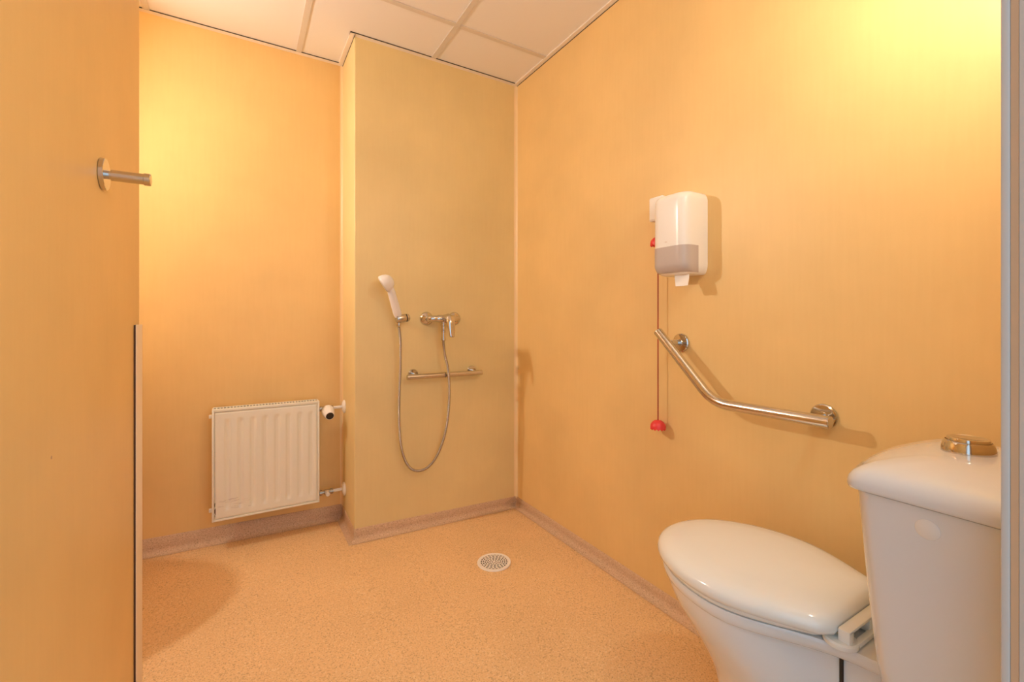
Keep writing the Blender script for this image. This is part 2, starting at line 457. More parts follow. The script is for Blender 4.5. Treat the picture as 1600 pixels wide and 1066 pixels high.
for lo, hi in (((RX0, RY - 0.0005, RZ0), (px0 - 0.0012, RY + 0.012, RZ1)), ((px1 + 0.0012, RY - 0.0005, RZ0), (RX1, RY + 0.012, RZ1)),
               ((RX0 + 0.006, RY - 0.0005, RZ0), (RX1 - 0.006, RY + 0.012, pz0 - 0.0012)), ((RX0 + 0.006, RY - 0.0005, pz1 + 0.0015), (RX1 - 0.006, RY + 0.012, RZ1))):
    box(bm, lo, hi, 0.0016)
obj('front_frame', bm, M['radiator'], rad)
for x0, x1 in ((RX0, RX0 + 0.0015), (RX1 - 0.0015, RX1)):
    bm = B(); box(bm, (x0, RY + 0.008, RZ0 + 0.004), (x1, RY + 0.064, RZ1 - 0.002), 0.0006); obj('side_cover', bm, M['radiator'], rad)
bm = B()   # top grille with its slots
n = 34; w = (RX1 - RX0 - 0.008) / n
box(bm, (RX0 + 0.002, RY + 0.011, RZ1 - 0.003), (RX1 - 0.002, RY + 0.018, RZ1), 0.0005)
box(bm, (RX0 + 0.002, RY + 0.052, RZ1 - 0.003), (RX1 - 0.002, RY + 0.064, RZ1), 0.0005)
for k in range(n + 1):
    x = RX0 + 0.004 + k * w; box(bm, (x - 0.0021, RY + 0.017, RZ1 - 0.003), (x + 0.0021, RY + 0.053, RZ1 - 0.0002))
obj('top_grille', bm, M['radiator'], rad)
bm = B(); box(bm, (RX0 + 0.01, RY + 0.012, RZ0 + 0.01), (RX1 - 0.01, RY + 0.058, RZ1 - 0.0034)); obj('convector_shade', bm, M['black'], rad)  # black block puts the shade inside the grille slots into the colour
bm = B(); box(bm, (RX0 + 0.006, RY + 0.058, RZ0 + 0.004), (RX1 - 0.006, RY + 0.064, RZ1 - 0.006), 0.002); obj('rear_panel', bm, M['radiator'], rad)
for z in (RZ0 + 0.046, RZ1 - 0.034):
    bm = B(); box(bm, (RX0 - 0.012, RY + 0.020, z - 0.008), (RX0 + 0.001, RY + 0.033, z + 0.008), 0.002)
    obj('end_lug', bm, M['radiator'], rad)
    for x in (0.02, 0.19):
        bm = B(); box(bm, (x - 0.015, RY + 0.063, z - 0.02), (x + 0.015, YB - 0.0004, z + 0.02), 0.002); obj('wall_mount', bm, M['radiator'], rad)
# valves: upper with the thermostatic head, lower with the small cap
PY = 2.440
def valve(z, lower):
    bm = B()
    lathe(bm, [(0, 0.0), (0.009, 0.0), (0.009, 0.006), (0.0135, 0.0065), (0.0135, 0.018), (0.009, 0.0185), (0.009, 0.028), (0.0125, 0.030), (0.0125, 0.052), (0.009, 0.0525), (0.009, 0.056),
               (0.0135, 0.0565), (0.0135, 0.070), (0.009, 0.0705), (0, 0.0705)], (RX1 + 0.0002, PY, z), (1, 0, 0), 12)
    v = obj('valve', bm, M['brass'], rad, sharp=25)
    cx = RX1 + 0.041
    if not lower:
        ax = Vector((0.03, -1, -0.30)).normalized()
        bm = B(); lathe(bm, [(0, 0.010), (0.0115, 0.010), (0.0115, 0.018), (0, 0.018)], (cx, PY, z), ax, 20); obj('head_collar', bm, M['darkmetal'], v)
        prof = [(0, 0.018), (0.022, 0.018), (0.0285, 0.022), (0.0300, 0.030), (0.0290, 0.042), (0.0215, 0.082), (0.0200, 0.0855), (0, 0.0855)]
        mm = axis_matrix((cx, PY, z), ax); rings = []
        for r_, h_ in prof:
            ring = []
            for i in range(72):
                a = 2 * PI * i / 72
                rr = max(r_, 1e-5) * (1 - (0.03 if (i % 6 < 2 and 0.028 < h_ < 0.08) else 0))
                ring.append(mm @ Vector((rr * math.cos(a), rr * math.sin(a), h_)))
            rings.append(ring)
        bm = B(); loft(bm, rings); obj('thermostat_head', bm, M['whiteplastic'], v)
        bm = B(); lathe(bm, [(0, 0.0856), (0.0182, 0.0856), (0.0175, 0.0875), (0, 0.0878)], (cx, PY, z), ax, 40); obj('end_cap', bm, M['black'], v)
    else:
        ax = Vector((0.05, -1, -0.15)).normalized()
        bm = B(); lathe(bm, [(0, 0.010), (0.0105, 0.010), (0.0112, 0.014), (0.0100, 0.030), (0.008, 0.032), (0, 0.032)], (cx, PY, z), ax, 24); obj('valve_cap', bm, M['whiteplastic'], v)
    bm = B(); tube(bm, [(RX1 + 0.0710, PY, z), (XC - 0.0145, PY, z)], 0.0078, 20); obj('pipe', bm, M['whiteplastic'], rad)
    bm = B(); lathe(bm, [(0, 0.0005), (0.0345, 0.0005), (0.0350, 0.002), (0.032, 0.007), (0.022, 0.0115), (0.012, 0.0135), (0, 0.0138)], (XC, PY, z), (-1, 0, 0), 40); obj('pipe_rosette', bm, M['whiteplastic'], rad)
valve(0.601, False); valve(0.177, True)

# ------------------------------------------------------------------ shower mixer
ZM, YM = 1.0560, 2.1440
mx = thing('shower_mixer', (0.882, YS, ZM), 'chrome single lever shower mixer on the orange shaft', 'shower tap')
for x in (0.8045, 0.9585):
    bm = B(); lathe(bm, [(0, 0.0004), (0.0340, 0.0004), (0.0352, 0.0020), (0.0340, 0.006), (0.0280, 0.013), (0.0180, 0.019), (0.0135, 0.0215), (0.0135, 0.024), (0, 0.024)], (x, YS, ZM), (0, -1, 0), 48)
    w_ = obj('wall_mount', bm, M['chrome'], mx)
    bm = B(); lathe(bm, [(0, 0.0241), (0.0165, 0.0241), (0.0172, 0.026), (0.0172, 0.041), (0.0160, 0.0430), (0, 0.0430)], (x, YS, ZM), (0, -1, 0), 6); obj('union_nut', bm, M['chrome'], w_, sharp=20)
bm = B()
tube(bm, catmull([(0.8045, YS - 0.0435, ZM), (0.8085, YS - 0.054, ZM), (0.822, YM, ZM), (0.845, YM - 0.002, ZM), (0.882, YM - 0.004, ZM), (0.918, YM - 0.002, ZM), (0.941, YM, ZM), (0.9545, YS - 0.054, ZM), (0.9585, YS - 0.0435, ZM)], 6),
     [0.0150] * 6 + [0.0150] * 6 + [0.0155] * 6 + [0.0185] * 6 + [0.0220] * 6 + [0.0200] * 6 + [0.0160] * 6 + [0.0150] * 6 + [0.0150], 28)
lathe(bm, [(0.014, 0.0), (0.0225, 0.006), (0.0232, 0.025), (0.0228, 0.040), (0, 0.0402)], (0.882, YM - 0.005, ZM + 0.001), (0, -1, -0.05), 40)
obj('mixer_body', bm, M['chrome'], mx, sharp=50)
bm = B()   # lever: a cap that runs into a flat tapering handle bent downwards
prof = catmull([(0.882, 2.0985, ZM + 0.003), (0.882, 2.082, ZM + 0.000), (0.882, 2.068, ZM - 0.016), (0.8825, 2.060, ZM - 0.042), (0.883, 2.055, ZM - 0.068), (0.883, 2.052, ZM - 0.088), (0.883, 2.0515, ZM - 0.0925)], 5)
rw = [0.0230, 0.0235, 0.0225, 0.0195, 0.0165, 0.0130, 0.007]; rt = [0.0225, 0.0200, 0.0150, 0.0095, 0.0070, 0.0060, 0.0030]
rings = []; N = len(prof)
for i, p in enumerate(prof):
    s = i / (N - 1) * (len(rw) - 1); k = min(int(s), len(rw) - 2); u = s - k
    a_, b_ = rw[k] + (rw[k + 1] - rw[k]) * u, rt[k] + (rt[k + 1] - rt[k]) * u
    tg = (prof[min(i + 1, N - 1)] - prof[max(i - 1, 0)]).normalized(); xx = Vector((1, 0, 0)); yy = tg.cross(xx).normalized()
    rings.append([p + xx * (a_ * math.cos(2 * PI * q / 32)) + yy * (b_ * math.sin(2 * PI * q / 32)) for q in range(32)])
loft(bm, rings); obj('lever_handle', bm, M['chrome'], mx, sharp=50)
OXX, OYY = 0.8735, YM - 0.002
bm = B(); lathe(bm, [(0, 0), (0.0105, 0), (0.0105, 0.010), (0.0128, 0.011), (0.0128, 0.021), (0.0095, 0.022), (0, 0.022)], (OXX, OYY, ZM - 0.015), (0, 0, -1), 24); obj('outlet', bm, M['chrome'], mx)

# ------------------------------------------------------------------ wall bracket, hand shower and hose
HX, HY, HZ = 0.642, 2.1380, 1.0575
hd = thing('shower_holder', (HX, YS, HZ), 'small chrome wall bracket holding the white hand shower', 'shower holder')
bm = B(); lathe(bm, [(0, 0.0004), (0.0215, 0.0004), (0.0220, 0.002), (0.0205, 0.007), (0.0110, 0.010), (0.0100, 0.045), (0, 0.045)], (HX + 0.027, YS, HZ), (0, -1, 0), 36); obj('wall_mount', bm, M['chrome'], hd)
AX = Vector((1, 0.05, 0.10)).normalized()
bm = B()   # clamp sleeve, open at the left end so that the handle cone can drop in
lathe(bm, [(0.0135, -0.018), (0.0190, -0.018), (0.0200, -0.016), (0.0200, 0.026), (0.0190, 0.028), (0.0, 0.028)], (HX + 0.006, HY, HZ - 0.001), AX, 36)
obj('clamp_sleeve', bm, M['satin'], hd)
bm = B(); lathe(bm, [(0, 0.0285), (0.0190, 0.0285), (0.0190, 0.0325), (0, 0.0325)], (HX + 0.006, HY, HZ - 0.001), AX, 36); obj('clamp_ring', bm, M['black'], hd)
bm = B(); lathe(bm, [(0, 0.033), (0.0195, 0.033), (0.0198, 0.036), (0.0175, 0.043), (0.011, 0.048), (0, 0.050)], (HX + 0.006, HY, HZ - 0.001), AX, 36); obj('clamp_knob', bm, M['satin'], hd)

hs = thing('hand_shower', (HX, HY, HZ), 'white plastic hand shower leaning in the chrome bracket', 'hand shower')
p0 = Vector((0.6395, HY - 0.001, 1.066)); p1 = Vector((0.5990, HY - 0.022, 1.186))
bm = B()
ax = (p1 - p0)
path = [p0 + ax * t_ for t_ in (0.0, 0.06, 0.12, 0.3, 0.55, 0.8, 1.0, 1.12)]
path[-1] += Vector((-0.003, 0, 0))
tube(bm, catmull(path, 5), [0.0165] * 5 + [0.0190] * 5 + [0.0198] * 5 + [0.0196] * 5 + [0.0190] * 5 + [0.0186] * 5 + [0.0180] * 5 + [0.0130], 28)
obj('handle', bm, M['shower'], hs, sharp=50)
hn = Vector((-0.80, 0.22, -0.52)).normalized(); hc = Vector((0.5660, HY - 0.025, 1.2190))
bm = B(); lathe(bm, [(0, -0.046), (0.012, -0.0448), (0.024, -0.039), (0.034, -0.028), (0.0405, -0.013), (0.0420, 0.0), (0.0415, 0.006), (0.0395, 0.008), (0, 0.008)], hc, hn, 48); obj('shower_head', bm, M['shower'], hs, sharp=50)
bm = B(); lathe(bm, [(0, 0.0081), (0.0365, 0.0081), (0.0360, 0.0110), (0, 0.0125)], hc, hn, 48); obj('nozzle_plate', bm, M['nozzle'], hs)
bm = B(); lathe(bm, [(0, 0.0), (0.0090, 0.0), (0.0105, 0.004), (0.0105, 0.018), (0, 0.018)], (0.6420, HY, HZ - 0.040), (0.04, 0, 1), 24); obj('hose_nut', bm, M['chrome'], hs)

hose_pts = [(0.6425, HY, HZ - 0.0425), (0.6480, 2.142, 0.990), (0.6535, 2.146, 0.922), (0.6535, 2.150, 0.800), (0.6515, 2.155, 0.720), (0.6500, 2.158, 0.630), (0.6525, 2.162, 0.530), (0.6630, 2.164, 0.425),
            (0.6860, 2.165, 0.350), (0.7180, 2.164, 0.308), (0.7600, 2.162, 0.296), (0.8030, 2.158, 0.312), (0.8430, 2.153, 0.360), (0.8760, 2.147, 0.440), (0.8950, 2.140, 0.535), (0.9015, 2.133, 0.640),
            (0.8985, 2.126, 0.740), (0.8890, 2.124, 0.815), (0.8770, 2.130, 0.872), (0.8735, 2.140, 0.925), (OXX, OYY, 0.9445)]
ho = thing('shower_hose', (0.6425, HY, HZ - 0.05), 'looped ribbed chrome hose between the hand shower and the mixer', 'shower hose')
pl = resample(catmull(hose_pts, 14), 0.0016)
bm = B(); tube(bm, pl, [0.0060 + (0.0010 if (i % 3) else -0.0010) for i in range(len(pl))], 12); obj('hose', bm, M['hose'], ho, sharp=70)
bm = B(); lathe(bm, [(0, 0), (0.0120, 0), (0.0126, 0.003), (0.0104, 0.024), (0.0104, 0.040), (0.0126, 0.042), (0.0126, 0.0500), (0, 0.0500)], (OXX, OYY, 0.9570 - 0.012), (0, 0, 1), 24); obj('hose_ferrule', bm, M['chrome'], ho)
bm = B(); lathe(bm, [(0, 0), (0.0110, 0), (0.0116, 0.002), (0.0116, 0.0225), (0, 0.0225)], (OXX, OYY, 0.9952), (0, 0, 1), 24); obj('hose_nut', bm, M['chrome'], ho)

# short horizontal bar below the mixer
hb = thing('support_rail', (0.894, YS, 0.767), 'short straight chrome bar below the shower mixer', 'support bar')
bm = B(); lathe(bm, [(0, 0), (0.0125, 0), (0.0135, 0.001), (0.0135, 0.4100), (0.0125, 0.411), (0, 0.411)], (0.6890, 2.1550, 0.7672), (1, 0, 0), 32); obj('bar', bm, M['satin'], hb)
for x in (0.7335, 1.0590):
    bm = B(); lathe(bm, [(0, 0.0004), (0.0255, 0.0004), (0.0262, 0.0015), (0.0258, 0.005), (0.0240, 0.0075), (0.0095, 0.0085), (0.0095, 0.036), (0, 0.036)], (x, YS, 0.7760), (0, -1, -0.08), 36); obj('wall_mount', bm, M['chrome'], hb)
bm = B(); lathe(bm, [(0.0, 0), (0.0140, 0), (0.0140, 0.0035), (0.0, 0.0035)], (0.886, 2.155, 0.7672), (1, 0, 0), 32); obj('joint_ring', bm, M['darkmetal'], hb)

# ------------------------------------------------------------------ angled grab bar on the right wall
gx = 1.2700
gb = thing('grab_rail', (XR, 0.84, 0.79), 'angled chrome grab bar on the right wall above the toilet', 'grab bar')
A_, Bp, C_ = Vector((gx, 0.562, 0.7905)), Vector((gx, 0.888, 0.7885)), Vector((gx, 1.1075, 1.0070))
d1_, d2_ = (A_ - Bp).normalized(), (C_ - Bp).normalized()
path = [A_, A_.lerp(Bp, 0.4), Bp + d1_ * 0.055] + [((Bp + d1_ * 0.055).lerp(Bp, t_)).lerp(Bp.lerp(Bp + d2_ * 0.055, t_), t_) for t_ in (0.15, 0.3, 0.45, 0.6, 0.75, 0.9)] + [Bp + d2_ * 0.055, Bp.lerp(C_, 0.6), C_]
bm = B(); tube(bm, path, 0.0160, 36); obj('bar', bm, M['steel'], gb, sharp=60)
for e, d in ((A_, d1_), (C_, d2_)):
    bm = B(); lathe(bm, [(0, 0.0002), (0.0158, 0.0002), (0.0158, 0.0018), (0.0145, 0.003), (0, 0.003)], e, d, 36); obj('end_cap', bm, M['satin'], gb)
for y, z in ((0.6080, 0.7902), (1.0680, 0.9680)):
    bm = B(); lathe(bm, [(0, 0.0004), (0.0325, 0.0004), (0.0335, 0.002), (0.0328, 0.007), (0.0300, 0.010), (0.0130, 0.011), (0.0115, 0.013), (0.0115, 0.0610), (0, 0.0610)], (XR, y, z), (-1, 0, 0), 44); obj('wall_mount', bm, M['chrome'], gb)

# ------------------------------------------------------------------ tissue dispenser
dp = thing('tissue_dispenser', (XR, 1.028, 1.204), 'white tissue dispenser with smoked window on the right wall', 'paper dispenser')
FX, DN, DF, DZ0, DZ1 = 1.2300, 0.9625, 1.1055, 1.2030, 1.4800
def plan(off, front, n_far, n_near, rc=0.034):
    """outline from the wall at the far side round the front to the wall at the near side"""
    xb = XR - 0.0006; p = []
    yf_, yn = n_far + off, n_near - off; x0 = front - off; r_ = rc
    for k in range(5): p.append((xb + (x0 + r_ - xb) * k / 5, yf_))
    for k in range(9):
        a = PI / 2 * k / 8; p.append((x0 + r_ - r_ * math.sin(a), yf_ - r_ + r_ * math.cos(a)))
    for k in range(1, 6): p.append((x0, yf_ - r_ + (yn + r_ - yf_ + r_) * k / 6))
    for k in range(9):
        a = PI / 2 * k / 8; p.append((x0 + r_ - r_ * math.cos(a), yn + r_ - r_ * math.sin(a)))
    for k in range(1, 6): p.append((x0 + r_ + (xb - x0 - r_) * k / 5, yn))
    return p
def dsec(z):
    """insets of front and sides at height z: rounded shoulders, tucked-in foot"""
    fi = si = 0.0
    t_ = (DZ1 - z) / 0.030
    if t_ < 1: fi += 0.034 * (1 - math.sqrt(max(0, 1 - (1 - t_) ** 2))); si += 0.022 * (1 - math.sqrt(max(0, 1 - (1 - t_) ** 2)))
    t_ = (z - DZ0) / 0.036
    if t_ < 1: fi += 0.036 * (1 - math.sqrt(max(0, 1 - (1 - t_) ** 2))); si += 0.016 * (1 - math.sqrt(max(0, 1 - (1 - t_) ** 2)))
    return fi, si
zz = [DZ0 + 0.036 * (1 - math.cos(PI / 2 * k / 8)) for k in range(9)] + [1.27, 1.2975, 1.2995, 1.36, 1.40] + [DZ1 - 0.030 + 0.030 * math.sin(PI / 2 * k / 8) for k in range(9)]
def drings(off, zlist):
    out = []
    for z in zlist:
        fi, si = dsec(z); out.append([(x, y, z) for x, y in plan(off, FX + fi, DF - si * (0.22 if z > 1.3 else 1), DN + si)])
    return out
bm = B(); loft(bm, drings(0, zz)); obj('cover', bm, M['whiteplastic'], dp, sharp=50)
bm = B()
wz = [z for z in zz if DZ0 + 0.0035 < z < 1.2990]
w1 = [[p for p in r_[2:-3]] for r_ in drings(0.0010, wz)]; w0 = [[p for p in r_[2:-3]] for r_ in drings(-0.0012, wz)]
loft(bm, [a + list(reversed(b)) for a, b in zip(w1, w0)]); obj('window', bm, M['greyplastic'], dp, sharp=50)
bm = B(); lathe(bm, [(0, 0.0001), (0.0055, 0.0001), (0.0050, 0.0006), (0, 0.0007)], (FX, 1.040, 1.3140), (-1, 0, 0), 20, sx=1.0, sy=0.42); obj('emblem', bm, M['mark'], dp)
# tissue hanging out of the slot
bm = B()
tp = [(1.272, 1.0330, 1.2015), (1.272, 0.9780, 1.2015)]
rowsA = [(1.270, 1.0370, 0.9790, 1.2022), (1.266, 1.0330, 0.9765, 1.190), (1.261, 1.0270, 0.9750, 1.176), (1.2585, 1.0235, 0.9755, 1.1640)]
f_, b_ = [], []
for x, ya, yb, z in rowsA:
    f_.append([(x + 0.003 * math.sin(PI * 1.0 * k / 6), ya + (yb - ya) * k / 6, z) for k in range(7)]); b_.append([(x + 0.0015 + 0.003 * math.sin(PI * k / 6), ya + (yb - ya) * k / 6, z) for k in range(7)])
loft(bm, [a + list(reversed(b)) for a, b in zip(f_, b_)])
tag(obj('paper_tissue', bm, M['paper'], None, sharp=60), 'white paper tissue hanging out under the dispenser', 'tissue')

# ------------------------------------------------------------------ alarm pull cord
ps = thing('pull_switch', (XR, 1.135, 1.41), 'white pull cord switch box mostly hidden behind the dispenser', 'alarm switch')
bm = B(); box(bm, (1.2900, 1.1075, 1.4120), (XR - 0.0005, 1.1670, 1.4990), 0.004, 3); obj('wall_mount', bm, M['whiteplastic'], ps)
bm = B(); box(bm, (1.2870, 1.1105, 1.417), (1.2899, 1.164, 1.494), 0.001); obj('rocker_plate', bm, M['whiteplastic'], ps)
pc = thing('alarm_pull', (1.310, 1.1440, 0.66), 'red alarm pull cord with two red toggles beside the grab bar', 'pull cord')
CX, CY = 1.3120, 1.1455
bm = B(); tube(bm, [(CX, CY, 1.4115), (CX, CY, 1.0), (CX, CY, 0.672)], 0.0021, 10); obj('cord', bm, M['redcord'], pc)
def toggle(z):
    bm = B(); seg = 48; rings = []
    for r_, h_, sc_ in ((0.0022, 0.018, 0), (0.006, 0.0185, 0), (0.013, 0.0165, 0), (0.0205, 0.0110, 0), (0.0258, 0.003, 0.3), (0.0278, -0.006, 0.8), (0.0275, -0.013, 1.0), (0.0235, -0.0145, 1.0), (0.0225, -0.008, 0.6), (0.010, 0.002, 0), (0.0022, 0.004, 0)):
        rings.append([(CX + r_ * math.cos(2 * PI * i / seg), CY + r_ * math.sin(2 * PI * i / seg), z + h_ + (0.0028 * sc_ * math.cos(12 * 2 * PI * i / seg))) for i in range(seg)])
    loft(bm, rings, False, False); obj('toggle', bm, M['red'], pc, sharp=60)
toggle(0.6620); toggle(1.3380)

# ------------------------------------------------------------------ floor drain
DXc, DYc = 0.9376, 1.7206; zd = zf(DXc) + 0.0012
fd = thing('floor_drain', (DXc, DYc, zf(DXc)), 'round cream slotted drain grate in the shower floor', 'floor drain')
bm = B(); lathe(bm, [(0, 0), (0.066, 0), (0.066, 0.0009), (0, 0.0009)], (DXc, DYc, zf(DXc) + 0.0016), (-0.022, 0, -1) if False else (0, 0, 1), 48); obj('sump', bm, M['gap'], fd)
bm = B(); lathe(bm, [(0.0615, 0.0), (0.0735, 0.0), (0.0735, 0.0022), (0.0715, 0.0048), (0.0625, 0.0052), (0.0615, 0.0046), (0.0615, 0.0)], (DXc, DYc, zd), (0, 0, 1), 72); obj('rim', bm, M['grate'], fd)
bm = B()
S = 144; edges = [0.0]; bands = []
rr = 0.0062
for k in range(6):
    bands.append((rr, rr + 0.0056, k)); rr += 0.0093
def hole(k, i):
    n_ = (6, 9, 12, 16, 18, 24)[k]; per = S / n_
    return ((i + (per / 2 if k % 2 else 0)) % per) < per * 0.62
radii = [0.0005]
for a, b, k in bands: radii += [a, b]
radii.append(0.0620)
top = [[bm.verts.new((DXc + r_ * math.cos(2 * PI * i / S), DYc + r_ * math.sin(2 * PI * i / S), zd + 0.0042)) for i in range(S)] for r_ in radii]
bot = [[bm.verts.new((v.co.x, v.co.y, zd + 0.0032)) for v in row] for row in top]
solid = lambda q, i: 0 <= q < len(radii) - 1 and not (q % 2 == 1 and hole((q - 1) // 2, i % S))
for q in range(len(radii) - 1):
    for i in range(S):
        j = (i + 1) % S
        if not solid(q, i): continue
        bm.faces.new([top[q][i], top[q + 1][i], top[q + 1][j], top[q][j]]); bm.faces.new([bot[q][i], bot[q][j], bot[q + 1][j], bot[q + 1][i]])
        if not solid(q, i - 1): bm.faces.new([top[q][i], bot[q][i], bot[q + 1][i], top[q + 1][i]])
        if not solid(q, i + 1): bm.faces.new([top[q][j], top[q + 1][j], bot[q + 1][j], bot[q][j]])
        if not solid(q + 1, i): bm.faces.new([top[q + 1][i], bot[q + 1][i], bot[q + 1][j], top[q + 1][j]])
        if not solid(q - 1, i): bm.faces.new([top[q][i], top[q][j], bot[q][j], bot[q][i]])
obj('grate', bm, M['grate'], fd, sharp=30)

# ------------------------------------------------------------------ toilet
AXT = 1.0650
zt = zf(AXT)
to = thing('toilet', (AXT, 0.45, zt), 'white close coupled toilet against the right wall', 'toilet')
def egg(hw, yf, yb, hbk, z, a=0.235, n=26, rc=0.02, p=2.0, q=1.15):
    """egg-shaped plan: half ellipse in front, sides drawn in to a narrower back"""
    yc = yf - a; R_ = []
    for k in range(n + 1):                              # near side, back to front
        t_ = k / n
        if t_ < 0.5:
            s = t_ / 0.5; y = yb + (yc - yb) * s; w_ = hbk + (hw - hbk) * math.sin(PI / 2 * s) ** q
            w_ = w_ - max(0, 1 - (y - yb) / rc) ** 2 * min(rc, hbk * 0.9)
        else:
            th = PI / 2 * (t_ - 0.5) / 0.5; y = yc + a * math.sin(th) ** (2 / p); w_ = hw * math.cos(th) ** (2 / p) if k < n else 0.0
        R_.append((w_, y))
    ring = [(AXT - w_, y, z) for w_, y in R_] + [(AXT + w_, y, z) for w_, y in reversed(R_[:-1])]
    return ring
secs = [(zt + 0.001, .106, .745, .24, .070, 1.2), (zt + .010, .108, .748, .24, .072, 1.2), (zt + .030, .101, .738, .25, .060, 1.4), (.07, .091, .724, .25, .050, 1.7), (.13, .089, .722, .25, .048, 2.2), (.19, .102, .742, .25, .048, 2.8),
        (.25, .124, .778, .25, .048, 3.6), (.30, .144, .810, .25, .048, 4.2), (.345, .162, .838, .25, .048, 4.6), (.385, .1725, .852, .25, .048, 5.0), (.3985, .1740, .854, .25, .048, 5.0), (.4010, .1745, .8555, .24, .050, 5.0), (.4025, .177, .858, .20, .068, 5.5), (.406, .180, .861, .176, .072, 6.0),
        (.414, .182, .864, .172, .074, 6.0), (.4245, .1825, .865, .172, .075, 6.0), (.4285, .180, .862, .175, .072, 6.0)]
def slope(ring, dx=0.0):
    """the rim, seat and lid fall slightly towards the front"""
    return [(x + dx, y, z - 0.012 * max(0.0, y - 0.42) / 0.44 * min(1.0, max(0.0, (z - 0.2) / 0.2))) for x, y, z in ring]
bm = B(); loft(bm, [slope(egg(hw, yf, yb, hk, z, q=q)) for z, hw, yf, yb, hk, q in secs]); obj('bowl', bm, M['ceramic'], to, sharp=50)
secs = [(.4300, .178, .860, .445, .095), (.4320, .184, .867, .438, .102), (.4400, .186, .869, .436, .104), (.4435, .183, .866, .438, .102)]
bm = B(); loft(bm, [slope(egg(hw, yf, yb, hk, z), .004) for z, hw, yf, yb, hk in secs]); obj('seat', bm, M['seat'], to, sharp=60)
secs = [(.4455, .190, .871, .426, .112), (.4480, .1955, .877, .421, .120), (.4565, .1985, .8795, .418, .124), (.4665, .1975, .878, .419, .123), (.4745, .192, .872, .423, .118), (.4810, .181, .861, .432, .108), (.4865, .162, .841, .448, .093), (.4905, .125, .80, .478, .070), (.4925, .07, .74, .53, .04), (.4931, .02, .68, .60, .01)]
bm = B(); loft(bm, [slope(egg(hw, yf, yb, hk, z, a=0.235 * (yf - yb) / 0.444), .004) for z, hw, yf, yb, hk in secs]); obj('lid', bm, M['seat'], to, sharp=60)
# hinge: two pads, posts and a cross piece with openings
bm = B()
for s_ in (-1, 1):
    cx = AXT + s_ * 0.080
    lathe(bm, [(0, 0.0), (0.0285, 0.0), (0.0295, 0.002), (0.0295, 0.0085), (0.0260, 0.011), (0, 0.0112)], (cx, 0.417, 0.4302), (0, 0, 1), 36)
box(bm, (AXT - 0.080, 0.3885, 0.4310), (AXT + 0.080, 0.400, 0.4410), 0.002)
for x0, x1 in ((-0.094, -0.076), (-0.010, 0.010), (0.076, 0.094)):
    box(bm, (AXT + x0, 0.3960, 0.4350), (AXT + x1, 0.4160, 0.4640), 0.002)
box(bm, (AXT - 0.092, 0.3960, 0.4585), (AXT + 0.092, 0.4160, 0.4645), 0.002)
obj('hinge', bm, M['seat'], to)
# cistern
def tank(hw, yf, z, yb=0.1745, bow=0.024, rc=0.028, n=9):
    pr = [];
    K = 14
    def fy(x): return yf + bow * (1 - (x / hw) ** 2)
    xc = hw - rc
    pts = [(-hw, yb)]
    pts += [(-hw, yb + (yf - rc - yb) * k / 4) for k in range(1, 5)]
    for k in range(1, n + 1):
        a = PI / 2 * k / n; pts.append((-xc - rc * math.cos(a), fy(xc) - rc + rc * math.sin(a)) if k < n else (-xc, fy(xc)))
    pts += [(-xc + 2 * xc * k / K, fy(-xc + 2 * xc * k / K)) for k in range(1, K)]
    pts += [(-x, y) for x, y in reversed(pts[:4 + n + 1])]
    return [(AXT + x, y, z) for x, y in pts]
CB, CT = 0.4308, 0.7660
bm = B()
rings = [tank(.158, .318, CB), tank(.163, .323, CB + .006)]
for k in range(1, 9):
    t_ = k / 8; rings.append(tank(.163 + .021 * t_ ** .8, .324 + .026 * t_ ** .8, CB + .006 + (CT - CB - .007) * t_))
loft(bm, rings); obj('cistern', bm, M['ceramic'], to, sharp=60)
bm = B()
rings = [tank(.172, .342, CT + .0014, rc=.022), tank(.1905, .357, CT + .0018, rc=.022), tank(.1935, .360, CT + .0032, rc=.022), tank(.1950, .3612, CT + .0075, rc=.022), tank(.1950, .3612, CT + .0150, rc=.022), tank(.1925, .359, CT + .0225, rc=.022), tank(.187, .3545, CT + .0295, rc=.022), tank(.177, .346, CT + .0365, rc=.022), tank(.160, .333, CT + .0430, bow=.0235), tank(.135, .313, CT + .0495, bow=.022), tank(.10, .288, CT + .0545, bow=.019), tank(.06, .255, CT + .0572, bow=.014, rc=.02), tank(.025, .225, CT + .058, bow=.006, rc=.01)]
loft(bm, rings); obj('cistern_lid', bm, M['ceramic'], to, sharp=60)
ZB = CT + 0.0570
bm = B(); lathe(bm, [(0, 0), (0.0345, 0.0), (0.0350, 0.002), (0.0345, 0.010), (0.0320, 0.0195), (0.0295, 0.0225), (0.0288, 0.0200), (0, 0.0200)], (1.0680, 0.2600, ZB - 0.003), (0, 0, 1), 56); fb = obj('flush_ring', bm, M['chrome'], to)
bm = B(); lathe(bm, [(0, 0.0201), (0.0275, 0.0201), (0.0280, 0.0255), (0.0270, 0.0275), (0.023, 0.0280), (0.021, 0.0268), (0, 0.0255)], (1.0680, 0.2600, ZB - 0.003), (0, 0, 1), 56); obj('flush_button', bm, M['chrome'], to)
# side plug follows the slight taper of the cistern side
nrm = Vector((-1, 0, -0.055)).normalized(); pc_ = Vector((AXT - 0.1822, 0.2590, 0.7345))
bm = B(); lathe(bm, [(0, -0.002), (0.0148, -0.002), (0.0150, 0.0008), (0.0140, 0.0014), (0, 0.0016)], pc_, nrm, 40); obj('side_plug', bm, M['plug'], to)
bm = B(); tube(bm, [(0.9960, 0.4200, 0.3975), (0.9960, 0.4200, 0.2), (0.997, 0.4200, 0.03)], 0.0036, 12); obj('supply_hose', bm, M['black'], to)

